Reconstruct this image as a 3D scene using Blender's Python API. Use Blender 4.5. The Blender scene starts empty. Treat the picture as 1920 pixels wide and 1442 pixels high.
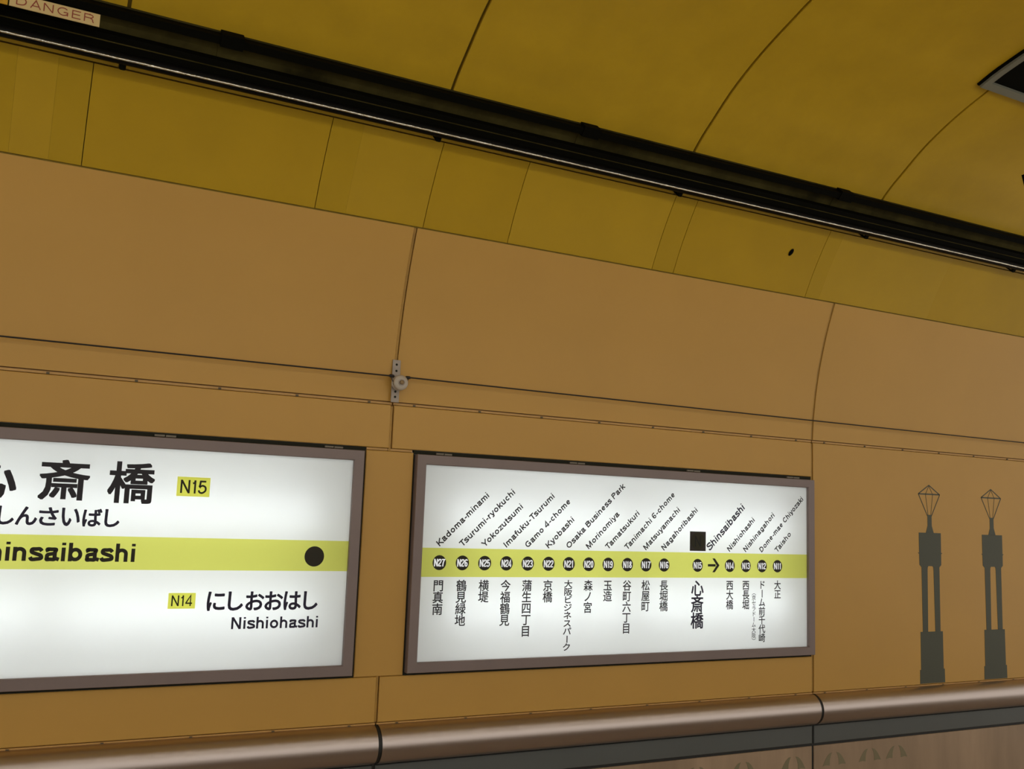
import bpy, math, random
from mathutils import Vector, Matrix

random.seed(7)
SC = bpy.context.scene
COL = SC.collection

# ------------------------------------------------------------------ camera, world, exposure
# metres: x runs along the track wall, the wall face is y = 0, the platform floor is z = 0
CAM = Vector((0.0, -4.0, 1.6))
F_PX, YAW, PITCH, ROLL = 1816.2, math.radians(27.52), math.radians(7.61), math.radians(2.12)
cam_data = bpy.data.cameras.new('camera')
cam = bpy.data.objects.new('camera', cam_data)
COL.objects.link(cam)
fwd = Vector((math.sin(YAW) * math.cos(PITCH), math.cos(YAW) * math.cos(PITCH), math.sin(PITCH)))
rgt0 = Vector((math.cos(YAW), -math.sin(YAW), 0))
up0 = rgt0.cross(fwd)
rgt = math.cos(ROLL) * rgt0 + math.sin(ROLL) * up0
upv = -math.sin(ROLL) * rgt0 + math.cos(ROLL) * up0
cam.matrix_world = Matrix(((rgt.x, upv.x, -fwd.x, CAM.x), (rgt.y, upv.y, -fwd.y, CAM.y),
                           (rgt.z, upv.z, -fwd.z, CAM.z), (0, 0, 0, 1)))
cam_data.sensor_fit = 'HORIZONTAL'
cam_data.sensor_width = 36.0
cam_data.lens = F_PX * 36.0 / 1920.0
cam_data.clip_start = 0.02
SC.camera = cam

world = bpy.data.worlds.new('station_ambient')
SC.world = world
world.use_nodes = True
world.node_tree.nodes['Background'].inputs[0].default_value = (1.0, 0.95, 0.88, 1)
world.node_tree.nodes['Background'].inputs[1].default_value = 0.86
LAMP_POWER = 15.0          # emission of the platform tube lamps (built below)
BOX_POWER = 5.6           # emission of the tubes inside the two light boxes

vs = SC.view_settings
vs.view_transform = 'Standard'
vs.look = 'None'
vs.exposure = 0.0
vs.gamma = 1.0
vs.use_curve_mapping = False
SC.cycles.use_denoising = True
SC.cycles.max_bounces = 8
SC.cycles.diffuse_bounces = 4

# ------------------------------------------------------------------ materials
def srgb(r, g, b):
    f = lambda c: c / 12.92 if c <= 0.04045 else ((c + 0.055) / 1.055) ** 2.4
    return (f(r / 255), f(g / 255), f(b / 255), 1)

def base(name):
    m = bpy.data.materials.new(name)
    m.use_nodes = True
    nt = m.node_tree
    return m, nt, nt.nodes['Principled BSDF']

def paint(name, col, rough=0.5, spec=0.5, metal=0.0, var=0.0, scale=3.0, bump=0.0, bscale=40.0, coat=0.0, stretch=None):
    m, nt, b = base(name)
    b.inputs['Base Color'].default_value = (*col[:3], 1)
    b.inputs['Roughness'].default_value = rough
    b.inputs['Specular IOR Level'].default_value = spec
    b.inputs['Metallic'].default_value = metal
    b.inputs['Coat Weight'].default_value = coat
    b.inputs['Coat Roughness'].default_value = 0.25
    tc = nt.nodes.new('ShaderNodeTexCoord')
    src = tc.outputs['Object']
    if stretch:
        mp = nt.nodes.new('ShaderNodeMapping')
        mp.inputs['Scale'].default_value = stretch
        nt.links.new(src, mp.inputs[0])
        src = mp.outputs[0]
    if var > 0:
        n = nt.nodes.new('ShaderNodeTexNoise')
        n.inputs['Scale'].default_value = scale
        n.inputs['Detail'].default_value = 6
        n.inputs['Roughness'].default_value = 0.62
        nt.links.new(src, n.inputs['Vector'])
        mr = nt.nodes.new('ShaderNodeMapRange')
        mr.inputs[1].default_value, mr.inputs[2].default_value = 0.3, 0.7
        mr.inputs[3].default_value, mr.inputs[4].default_value = 1 - var, 1 + var
        nt.links.new(n.outputs[0], mr.inputs[0])
        mx = nt.nodes.new('ShaderNodeVectorMath')
        mx.operation = 'SCALE'
        mx.inputs[0].default_value = col[:3]
        nt.links.new(mr.outputs[0], mx.inputs['Scale'])
        nt.links.new(mx.outputs[0], b.inputs['Base Color'])
    if bump > 0:
        n2 = nt.nodes.new('ShaderNodeTexNoise')
        n2.inputs['Scale'].default_value = bscale
        n2.inputs['Detail'].default_value = 3
        nt.links.new(src, n2.inputs['Vector'])
        bp = nt.nodes.new('ShaderNodeBump')
        bp.inputs['Strength'].default_value = bump
        bp.inputs['Distance'].default_value = 0.01
        nt.links.new(n2.outputs[0], bp.inputs['Height'])
        nt.links.new(bp.outputs[0], b.inputs['Normal'])
    return m

def glow(name, col, strength):
    m = bpy.data.materials.new(name)
    m.use_nodes = True
    nt = m.node_tree
    nt.nodes.clear()
    e = nt.nodes.new('ShaderNodeEmission')
    e.inputs[0].default_value = (*col[:3], 1)
    e.inputs[1].default_value = strength
    o = nt.nodes.new('ShaderNodeOutputMaterial')
    nt.links.new(e.outputs[0], o.inputs[0])
    return m

def acrylic(name, col):
    """milky acrylic lit from behind by the tubes in the box"""
    m = bpy.data.materials.new(name)
    m.use_nodes = True
    nt = m.node_tree
    nt.nodes.clear()
    t = nt.nodes.new('ShaderNodeBsdfTranslucent')
    t.inputs[0].default_value = (*col[:3], 1)
    d = nt.nodes.new('ShaderNodeBsdfDiffuse')
    d.inputs[0].default_value = (*col[:3], 1)
    mx = nt.nodes.new('ShaderNodeMixShader')
    mx.inputs[0].default_value = 0.30
    o = nt.nodes.new('ShaderNodeOutputMaterial')
    nt.links.new(t.outputs[0], mx.inputs[1])
    nt.links.new(d.outputs[0], mx.inputs[2])
    nt.links.new(mx.outputs[0], o.inputs[0])
    return m

M = {}
M['tan'] = paint('tan_enamel', (0.55, 0.312, 0.064), 0.38, 0.35, var=0.035, scale=1.3, bump=0.02, bscale=2.0)
M['tan_dark'] = paint('tan_backing', (0.40, 0.21, 0.055), 0.6, var=0.15, scale=6)
M['batten'] = paint('tan_batten', (0.54, 0.305, 0.085), 0.5, var=0.08, scale=8)
M['joint'] = paint('ochre_joint_strip', (0.40, 0.22, 0.03), 0.5, var=0.25, scale=9)
M['rust'] = paint('stained_joint_filler', (0.28, 0.15, 0.05), 0.7, var=0.7, scale=28)
M['yellow'] = paint('yellow_enamel', (0.50, 0.315, 0.012), 0.45, 0.35, var=0.07, scale=4.5, bump=0.02, bscale=3)
M['yellow_patch'] = paint('yellow_enamel_patched', (0.475, 0.295, 0.006), 0.5, 0.35, var=0.05, scale=2.6)
M['yellow_dark'] = paint('yellow_enamel_aged', (0.445, 0.278, 0.005), 0.5, 0.3, var=0.05, scale=2.4)
M['yellow_strip'] = paint('yellow_enamel_strip', (0.46, 0.283, 0.005), 0.5, 0.3, var=0.06, scale=2.3)
M['olive'] = paint('olive_gasket', (0.20, 0.135, 0.012), 0.6, 0.3, var=0.2, scale=12)
M['black'] = paint('black_paint', (0.003, 0.003, 0.0015), 0.7, 0.04)
M['black_gap'] = paint('dark_gasket', (0.02, 0.02, 0.012), 0.8, 0.2)
M['tube_black'] = paint('glossy_black_sheath', (0.003, 0.003, 0.003), 0.5, 0.10)
M['bright'] = paint('bright_streak_metal', (0.72, 0.71, 0.62), 0.28, metal=1.0, var=0.25, scale=30, bump=0.9, bscale=42)
M['trough_back'] = paint('dirty_brown_plate', (0.042, 0.034, 0.009), 0.7, 0.05, var=0.6, scale=5)
M['frame'] = paint('mauve_grey_frame', (0.215, 0.165, 0.152), 0.42, 0.5, metal=0.15, var=0.05, scale=5)
M['white_in'] = paint('white_box_lining', (0.85, 0.85, 0.84), 0.7)
M['panel'] = acrylic('milky_acrylic', (0.885, 0.905, 0.91))
M['band'] = acrylic('yellow_green_acrylic', (0.70, 0.715, 0.16))
M['tag'] = acrylic('yellow_tag_film', (0.97, 0.97, 0.36))
M['ink'] = paint('black_print', (0.022, 0.020, 0.026), 0.5, 0.3)
M['ink_band'] = paint('black_print_on_band', (0.020, 0.017, 0.006), 0.5, 0.3)
M['navy'] = paint('navy_print', (0.020, 0.017, 0.045), 0.5, 0.3)
M['digit'] = glow('glowing_white_digits', (0.95, 0.95, 0.92), 0.78)  # emission stands in for box light shining through the dots
M['mark_dark'] = paint('dark_square_print', (0.030, 0.023, 0.018), 0.5, 0.3)
M['mark_disc'] = paint('olive_disc_print', (0.022, 0.020, 0.003), 0.5, 0.3)
M['mark_n'] = paint('black_mark_print', (0.008, 0.008, 0.003), 0.5, 0.3)
M['steel'] = paint('brushed_bronze_steel', (0.54, 0.46, 0.42), 0.34, metal=1.0, var=0.05, scale=4, bump=0.02, bscale=60, stretch=(0.02, 1, 1))
M['ring'] = paint('dark_rubber_ring', (0.010, 0.010, 0.008), 0.6)
M['slate'] = paint('slate_grey_panel', (0.10, 0.108, 0.102), 0.4, 0.4, var=0.05, scale=3)
M['stone'] = paint('beige_dado_panel', (0.36, 0.255, 0.165), 0.4, 0.4, var=0.22, scale=1.6, stretch=(2.2, 1, 0.35))
M['motif'] = paint('green_grey_motif', (0.22, 0.19, 0.11), 0.45, 0.3)
M['lamp_print'] = paint('grey_green_print', (0.072, 0.076, 0.050), 0.45, 0.3)
M['label'] = paint('cream_label', (0.62, 0.47, 0.21), 0.5)
M['label_y'] = paint('orange_yellow_label', (0.55, 0.30, 0.01), 0.5)
M['red'] = paint('red_print', (0.26, 0.035, 0.02), 0.5)
M['zinc'] = paint('zinc_plate', (0.34, 0.29, 0.24), 0.5, metal=0.3, var=0.1, scale=20)
M['ceramic'] = paint('white_ceramic', (0.46, 0.40, 0.32), 0.3, 0.5)
M['brass'] = paint('worn_brass_bolt', (0.20, 0.13, 0.06), 0.4, metal=0.7)
M['wire'] = paint('black_wire', (0.012, 0.009, 0.008), 0.6)
M['clip'] = paint('dark_clip', (0.10, 0.075, 0.035), 0.6)
M['hinge'] = paint('grey_hinge', (0.20, 0.17, 0.12), 0.5)
M['hatch'] = paint('grey_aluminium_frame', (0.20, 0.20, 0.15), 0.5, metal=0.2)
M['floor'] = paint('pale_platform_tiles', (0.55, 0.52, 0.47), 0.5, var=0.08, scale=5)
M['track'] = paint('concrete_track_bed', (0.46, 0.41, 0.35), 0.9, var=0.15, scale=3)
M['lamp_body'] = paint('white_lamp_housing', (0.8, 0.8, 0.78), 0.4)
M['lamp_tube'] = glow('lit_platform_tube', (1.0, 0.95, 0.86), LAMP_POWER)
M['box_tube'] = glow('lit_sign_tube', (0.93, 0.985, 1.0), BOX_POWER)

# ------------------------------------------------------------------ mesh helpers
class MB:
    def __init__(self):
        self.v, self.f = [], []
    def add(self, vs_, fs_):
        o = len(self.v)
        self.v += [tuple(p) for p in vs_]
        self.f += [tuple(i + o for i in f) for f in fs_]
        return self
    def box(self, x0, x1, y0, y1, z0, z1):
        return self.add([(x0, y0, z0), (x1, y0, z0), (x1, y1, z0), (x0, y1, z0),
                         (x0, y0, z1), (x1, y0, z1), (x1, y1, z1), (x0, y1, z1)],
                        [(0, 3, 2, 1), (4, 5, 6, 7), (0, 1, 5, 4), (1, 2, 6, 5), (2, 3, 7, 6), (3, 0, 4, 7)])
    def slab(self, x0, x1, z0, z1, yf, th, c=0.0025):
        """panel facing -y with a small chamfer round its face"""
        return self.add([(x0 + c, yf, z0 + c), (x1 - c, yf, z0 + c), (x1 - c, yf, z1 - c), (x0 + c, yf, z1 - c),
                         (x0, yf + c, z0), (x1, yf + c, z0), (x1, yf + c, z1), (x0, yf + c, z1),
                         (x0, yf + th, z0), (x1, yf + th, z0), (x1, yf + th, z1), (x0, yf + th, z1)],
                        [(0, 1, 2, 3), (4, 5, 1, 0), (5, 6, 2, 1), (6, 7, 3, 2), (7, 4, 0, 3),
                         (8, 9, 5, 4), (9, 10, 6, 5), (10, 11, 7, 6), (11, 8, 4, 7), (11, 10, 9, 8)])
    def poly(self, pts, yf, th):
        """flat print: outline in (x, z), front at yf, thickness th behind"""
        n = len(pts)
        a = sum(pts[i][0] * pts[(i + 1) % n][1] - pts[(i + 1) % n][0] * pts[i][1] for i in range(n))
        if a < 0:
            pts = pts[::-1]
        vs_ = [(x, yf, z) for x, z in pts] + [(x, yf + th, z) for x, z in pts]
        fs_ = [tuple(range(n)), tuple(range(2 * n - 1, n - 1, -1))]
        fs_ += [(n + i, n + (i + 1) % n, (i + 1) % n, i) for i in range(n)]
        return self.add(vs_, fs_)
    def disc(self, cx, cz, r, yf, th, n=40):
        return self.poly([(cx + r * math.cos(2 * math.pi * i / n), cz + r * math.sin(2 * math.pi * i / n)) for i in range(n)], yf, th)
    def ribbon(self, path, h, fn, closed=False):
        """stroke of half width h along a 2-D path, mapped to space by fn(x, y)"""
        p = [Vector(q) for q in path]
        k = len(p)
        vs_ = []
        for i in range(k):
            if closed:
                a, b = (p[i] - p[i - 1]), (p[(i + 1) % k] - p[i])
            else:
                a = p[i] - p[i - 1] if i > 0 else p[1] - p[0]
                b = p[i + 1] - p[i] if i < k - 1 else p[-1] - p[-2]
            a, b = a.normalized(), b.normalized()
            na, nb = Vector((-a.y, a.x)), Vector((-b.y, b.x))
            m = na + nb
            m = m.normalized() if m.length > 1e-6 else na
            s = h / max(0.45, m.dot(na))
            vs_ += [fn(*(p[i] + m * s)), fn(*(p[i] - m * s))]
        n = k if closed else k - 1
        return self.add(vs_, [(2 * i, 2 * i + 1, (2 * ((i + 1) % k)) + 1, 2 * ((i + 1) % k)) for i in range(n)])
    def tube(self, pts, r, n=12, caps=True):
        p = [Vector(q) for q in pts]
        vs_, fs_ = [], []
        for i, q in enumerate(p):
            t = (p[min(i + 1, len(p) - 1)] - p[max(i - 1, 0)]).normalized()
            u = t.cross(Vector((0, 0, 1)))
            if u.length < 1e-3:
                u = t.cross(Vector((0, 1, 0)))
            u.normalize()
            w = u.cross(t)
            rr = r[i] if isinstance(r, (list, tuple)) else r
            vs_ += [q + rr * (math.cos(2 * math.pi * j / n) * u + math.sin(2 * math.pi * j / n) * w) for j in range(n)]
        for i in range(len(p) - 1):
            fs_ += [(i * n + j, i * n + (j + 1) % n, (i + 1) * n + (j + 1) % n, (i + 1) * n + j) for j in range(n)]
        if caps:
            fs_ += [tuple(range(n - 1, -1, -1)), tuple(range((len(p) - 1) * n, len(p) * n))]
        return self.add(vs_, fs_)
    def sheet(self, prof, x0, x1, th, c=0.0):
        """curved panel: profile [(y, z)] pulled along x, th thick behind the face"""
        n = len(prof)
        nm = []
        for i in range(n):
            a, b = prof[max(i - 1, 0)], prof[min(i + 1, n - 1)]
            d = Vector((b[0] - a[0], b[1] - a[1])).normalized()
            nm.append(Vector((d.y, -d.x)))          # points behind the face (+y, up)
        rows = []
        for x, o in ((x0, th), (x0, c), (x0 + c, 0.0), (x1 - c, 0.0), (x1, c), (x1, th)):
            rows.append([(x, prof[i][0] + nm[i].x * o, prof[i][1] + nm[i].y * o) for i in range(n)])
        vs_ = [q for r in rows for q in r]
        fs_ = []
        for r in range(6):
            s = (r + 1) % 6
            fs_ += [(r * n + i, s * n + i, s * n + i + 1, r * n + i + 1) for i in range(n - 1)]
        for e in (0, n - 1):
            fs_.append(tuple(r * n + e for r in (range(6) if e else range(5, -1, -1))))
        return self.add(vs_, fs_)

def mesh_obj(name, mb, mat, parent=None, smooth=0.0, label=None):
    org = parent.matrix_world.translation if parent is not None and parent.get('_org') is None else None
    org = Vector(parent['_org']) if parent is not None and parent.get('_org') is not None else Vector((0, 0, 0))
    me = bpy.data.meshes.new(name)
    me.from_pydata([tuple(Vector(p) - org) for p in mb.v], [], mb.f)
    me.validate()
    if smooth:
        me.polygons.foreach_set('use_smooth', [True] * len(me.polygons))
        me.set_sharp_from_angle(angle=math.radians(smooth))
    me.materials.append(M[mat] if isinstance(mat, str) else mat)
    o = bpy.data.objects.new(name, me)
    COL.objects.link(o)
    if parent is not None:
        o.parent = parent
        o['_org'] = list(org)
    if label:
        o['label'] = label
    return o

def thing(name, loc, label, cat, group=None):
    e = bpy.data.objects.new(name, None)
    e.location = loc
    e.empty_display_size = 0.1
    COL.objects.link(e)
    e['_org'] = list(loc)
    e['label'], e['category'] = label, cat
    if group:
        e['group'] = group
    return e

def structure(o, label, cat):
    o['kind'] = 'structure'
    o['label'], o['category'] = label, cat
    return o

def smooth_curve(pts, per=6):
    out = []
    n = len(pts)
    for i in range(n - 1):
        p0, p1, p2, p3 = pts[max(i - 1, 0)], pts[i], pts[i + 1], pts[min(i + 2, n - 1)]
        for k in range(per):
            t = k / per
            out.append(tuple(0.5 * ((2 * p1[j]) + (-p0[j] + p2[j]) * t + (2 * p0[j] - 5 * p1[j] + 4 * p2[j] - p3[j]) * t * t
                                    + (-p0[j] + 3 * p1[j] - 3 * p2[j] + p3[j]) * t ** 3) for j in range(2)))
    out.append(tuple(pts[-1]))
    return out

# ------------------------------------------------------------------ section of the vault (y, z)
WALL_TOP = smooth_curve([(0.0, 2.071), (-0.007, 2.18), (-0.019, 2.27), (-0.031, 2.345), (-0.055, 2.46),
                         (-0.092, 2.595), (-0.128, 2.705), (-0.172, 2.818)], 4)
CEIL = smooth_curve([(-0.174, 2.823), (-0.255, 2.975), (-0.37, 3.147), (-0.53, 3.325), (-0.66, 3.425), (-0.80, 3.52), (-0.97, 3.605),
                     (-1.165, 3.678), (-1.30, 3.722), (-1.55, 3.775), (-1.85, 3.80), (-2.3, 3.80), (-2.9, 3.80)], 6)
CEIL_STRIP = [p for p in CEIL if p[1] <= 3.1445] + [(-0.368, 3.1445)]
CEIL_TOP = [(-0.372, 3.1495)] + [p for p in CEIL if p[1] > 3.152]

def ceil_at(y):
    for a, b in zip(CEIL, CEIL[1:]):
        if a[0] >= y >= b[0] and a[0] != b[0]:
            t = (y - a[0]) / (b[0] - a[0])
            d = Vector((b[0] - a[0], b[1] - a[1])).normalized()
            return a[1] + t * (b[1] - a[1]), d
    return CEIL[-1][1], Vector((-1, 0))

X0, X1 = -5.95, 11.43           # length of track wall that is built
SEAM = 2.4855                   # panel module
SEAMS = [1.497 + SEAM * k for k in range(-3, 5)]
G = 0.0075                      # half groove

# ------------------------------------------------------------------ the wall
S1 = (-0.985, 1.371, 0.908, 1.846)     # station-name sign: x0, x1, z0, z1 of its frame
S2 = (1.6155, 3.971, 0.908, 1.846)     # route-map sign
H1 = (-1.0, 1.3875, 0.895, 1.8655)     # holes in the panelling
H2 = (1.6075, 3.986, 0.895, 1.8655)

b = MB()
def backing(x0, x1, z0, z1):
    b.box(x0, x1, 0.022, 0.20, z0, z1)
backing(X0, H1[0], -1.1, 2.06)
backing(H1[1], H2[0], -1.1, 2.06)
backing(H2[1], X1, -1.1, 2.06)
for h in (H1, H2):
    backing(h[0], h[1], -1.1, h[2])
    backing(h[0], h[1], h[3], 2.06)
off = []
n_ = len(WALL_TOP)
for i in range(n_):
    a_, c_ = WALL_TOP[max(i - 1, 0)], WALL_TOP[min(i + 1, n_ - 1)]
    d_ = Vector((c_[0] - a_[0], c_[1] - a_[1])).normalized()
    off.append((WALL_TOP[i][0] + d_.y * 0.022, WALL_TOP[i][1] - d_.x * 0.022))
off.append((off[-1][0] - 0.040, off[-1][1] + 0.075))
b.sheet([(0.022, 2.06)] + off, X0, X1, 0.05)
wall = mesh_obj('wall_back', b, 'tan_dark')
structure(wall, 'tan enamelled track wall with curved upper panels behind the two lit signs', 'wall')

def wp(name, mb, mat, smooth=0, parent=wall):
    return mesh_obj(name, mb, mat, parent, smooth)

cols = [(SEAMS[i] + G, SEAMS[i + 1] - G) for i in range(len(SEAMS) - 1)]
for i, (a, c) in enumerate(cols):
    wp('curved_panel', MB().sheet(WALL_TOP, a, c, 0.02, 0.0025), 'tan', 40)
    if abs(a - SEAMS[2] - G) < 0.01 or abs(a - SEAMS[3] - G) < 0.01:       # columns with a sign
        wp('upper_panel', MB().slab(a, c, 1.8655, 2.055, 0, 0.02), 'tan')
        wp('lower_panel', MB().slab(a, c, 0.708, 0.895, 0, 0.02), 'tan')
    else:
        wp('flat_panel', MB().slab(a, c, 0.708, 2.055, 0, 0.02), 'tan')
    wp('slate_panel', MB().slab(a, c, 0.442, 0.5335, 0, 0.02), 'slate')
    st = wp('dado_panel', MB().slab(a, c, -0.45, 0.428, 0.002, 0.02), 'stone')
    if -1.2 < a < 5:
        xs = {2: [-0.5, -0.2, 0.1, 0.4, 0.7, 1.0, 1.25], 3: [1.75, 2.0, 2.3, 2.6, 2.9, 3.2, 3.5, 3.84], 4: [4.136, 4.406, 4.617, 5.85]}.get(i, [])
        for cx in xs:
            for s in (-1, 1):
                pts = [(cx + s * x, z) for x, z in ((0.016, 0.385), (0.034, 0.381), (0.052, 0.367), (0.068, 0.347), (0.086, 0.318),
                                                    (0.058, 0.322), (0.034, 0.318), (0.033, 0.346), (0.026, 0.368))]
                mesh_obj('leaf_motif', MB().poly(pts, 0.001, 0.0015), 'motif', st)
wp('middle_panel', MB().slab(H1[1] + 0.0005, H2[0] - 0.0005, 0.897, 1.852, 0, 0.02), 'tan')

# strips that show inside the joints
for i, s in enumerate(SEAMS[1:-1]):
    k = [(p[0] + 0.005, p[1]) for p in WALL_TOP]
    wp('joint_strip', MB().sheet(k, s - G + 0.0005, s + G - 0.004, 0.006), 'joint', 40)
    if i in (1,):
        for z0, z1, mt in ((1.866, 1.905, 'black_gap'), (1.906, 1.995, 'joint'), (1.996, 2.045, 'black_gap'), (0.712, 0.795, 'rust'),
                           (0.796, 0.858, 'joint'), (0.859, 0.893, 'rust')):
            wp('joint_filler', MB().box(s - G + 0.0008, s + G - 0.0045, 0.005, 0.021, z0, z1), mt)
    else:
        wp('joint_strip', MB().box(s - G + 0.001, s + G - 0.005, 0.005, 0.021, 0.712, 2.05), 'joint')
    wp('joint_gasket', MB().box(s - G + 0.0005, s + G - 0.0005, 0.008, 0.021, -0.45, 0.60), 'ring')
wp('joint_gasket', MB().box(X0, X1, 0.009, 0.021, 0.4285, 0.4415), 'ring')
wp('joint_gasket', MB().box(X0, X1, 0.012, 0.021, 0.534, 0.60), 'ring')

def batten(z0, z1, y, ticks, name='batten'):
    for i, (a, c) in enumerate(cols):
        o = wp(name, MB().box(a - 0.004, c + 0.004, y, 0.0215, z0, z1), 'batten')
        for t in ticks:
            if a <= t <= c:
                mesh_obj('clip', MB().box(t - 0.0055, t + 0.0055, y - 0.0035, y + 0.001, z0 - 0.001, z1 - 0.002), 'clip', o)
tick = [-0.19, 0.121, 0.434, 0.752, 1.07, 1.388, 1.599, 1.923, 2.251, 2.576, 2.90, 3.221, 3.544, 3.865, 4.077, 4.395, 4.707, 5.022, 5.34, 5.66, 5.98, 6.3]
batten(2.0575, 2.0665, 0.004, tick)
batten(0.699, 0.7055, 0.002, [t - 0.008 for t in tick])
o = wp('batten', MB().box(H1[1] + 0.002, SEAMS[3] - 0.012, 0.006, 0.021, 1.8545, 1.8635), 'batten')
o = wp('batten', MB().box(SEAMS[3] - 0.010, H2[0] - 0.006, 0.006, 0.021, 1.8545, 1.8635), 'batten')
wp('joint_filler', MB().box(H1[1] + 0.002, H2[0] - 0.006, 0.006, 0.021, 0.8962, 0.8968), 'rust')

# ------------------------------------------------------------------ rounded metal rail under the panels
rail = mesh_obj('trim_1', MB().box(X0, X1, 0.03, 0.05, 0.545, 0.695), 'ring')
structure(rail, 'brushed bronze rounded metal rail running along the wall under the tan panels', 'rail')
RC, RR = (0.010, 0.620), 0.081
def half_round(x0, x1, r, y_back):
    m = MB()
    n = 28
    vs_, fs_ = [], []
    for x in (x0, x1):
        for i in range(n + 1):
            a = -math.pi / 2 + math.pi * i / n
            vs_.append((x, RC[0] - r * math.cos(a), RC[1] + r * math.sin(a)))
        vs_ += [(x, y_back, RC[1] + r), (x, y_back, RC[1] - r)]
    k = n + 3
    fs_ += [(i, i + 1, k + i + 1, k + i) for i in range(k - 1)] + [(k - 1, 0, k, 2 * k - 1)]
    fs_ += [tuple(range(k - 1, -1, -1)), tuple(range(k, 2 * k))]
    return m.add(vs_, fs_)
for a, c in cols:
    mesh_obj('rail_segment', half_round(a + 0.001, c - 0.001, RR, 0.030), 'steel', rail, 40)
for s in SEAMS[1:-1]:
    mesh_obj('rail_ring', half_round(s - G + 0.001, s + G + 0.0, RR - 0.003, 0.029), 'ring', rail, 40)

# ------------------------------------------------------------------ the ceiling
cb = MB().sheet([(p[0] + 0.014, p[1] + 0.014) for p in CEIL], X0, X1, 0.03)
cb.box(X0, X1, -7.5, -2.9, 3.80, 3.86)
ceiling = mesh_obj('ceiling', cb, 'olive', None, 40)
structure(ceiling, 'yellow vaulted ceiling of enamelled panels curving up over the track', 'ceiling')
CS = [0.245 + 1.2435 * k for k in range(-5, 9)]
for a, c in zip(CS, CS[1:]):
    mesh_obj('ceiling_panel', MB().sheet(CEIL_TOP, a + 0.0065, c - 0.0065, 0.016, 0.002), 'yellow', ceiling, 40)
STR = [(-1.2, -0.085, 'yellow_dark'), (-0.085, 0.045, 'yellow_patch'), (0.045, 0.157, 'yellow_dark'), (0.157, 1.044, 'yellow_strip'), (1.044, 1.175, 'yellow_dark'),
       (1.175, 1.527, 'yellow_patch'), (1.527, 1.942, 'yellow_strip'), (1.942, 2.747, 'yellow_patch'), (2.747, 2.877, 'yellow_dark'), (2.877, 3.761, 'yellow_strip'),
       (3.761, 3.86, 'yellow_dark'), (3.86, 4.72, 'yellow_patch'), (4.72, 5.55, 'yellow_strip'), (5.55, 6.3, 'yellow_dark')]
wide = {0.157, 1.044, 1.527, 1.942, 2.747, 2.877, 3.761}
for a, c, mt in STR:
    ga = 0.0016 if a in wide else 0.0002
    gc = 0.0016 if c in wide else 0.0002
    mesh_obj('strip_panel', MB().sheet(CEIL_STRIP, a + ga, c - gc, 0.016), mt, ceiling, 40)
mesh_obj('strip_panel', MB().sheet(CEIL_STRIP, X0, -1.202, 0.016), 'yellow_strip', ceiling, 40)
mesh_obj('strip_panel', MB().sheet(CEIL_STRIP, 6.302, X1, 0.016), 'yellow_strip', ceiling, 40)
mesh_obj('edge_gasket', MB().tube([(X0, -0.171, 2.8195), (X1, -0.171, 2.8195)], 0.0028, 8), 'olive', ceiling)

# ------------------------------------------------------------------ floor of platform and track
fl = mesh_obj('floor', MB().box(X0, X1, -7.5, -2.75, -0.12, 0.0), 'floor')
structure(fl, 'pale platform floor below the picture', 'floor')
tb = mesh_obj('floor_track', MB().box(X0, X1, -2.74, 0.2, -1.25, -1.1), 'track')
structure(tb, 'concrete track bed between platform and wall', 'floor')
ed = mesh_obj('wall_platform', MB().box(X0, X1, -2.85, -2.745, -1.1, -0.125), 'track')
structure(ed, 'concrete face of the platform edge', 'wall')

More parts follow.
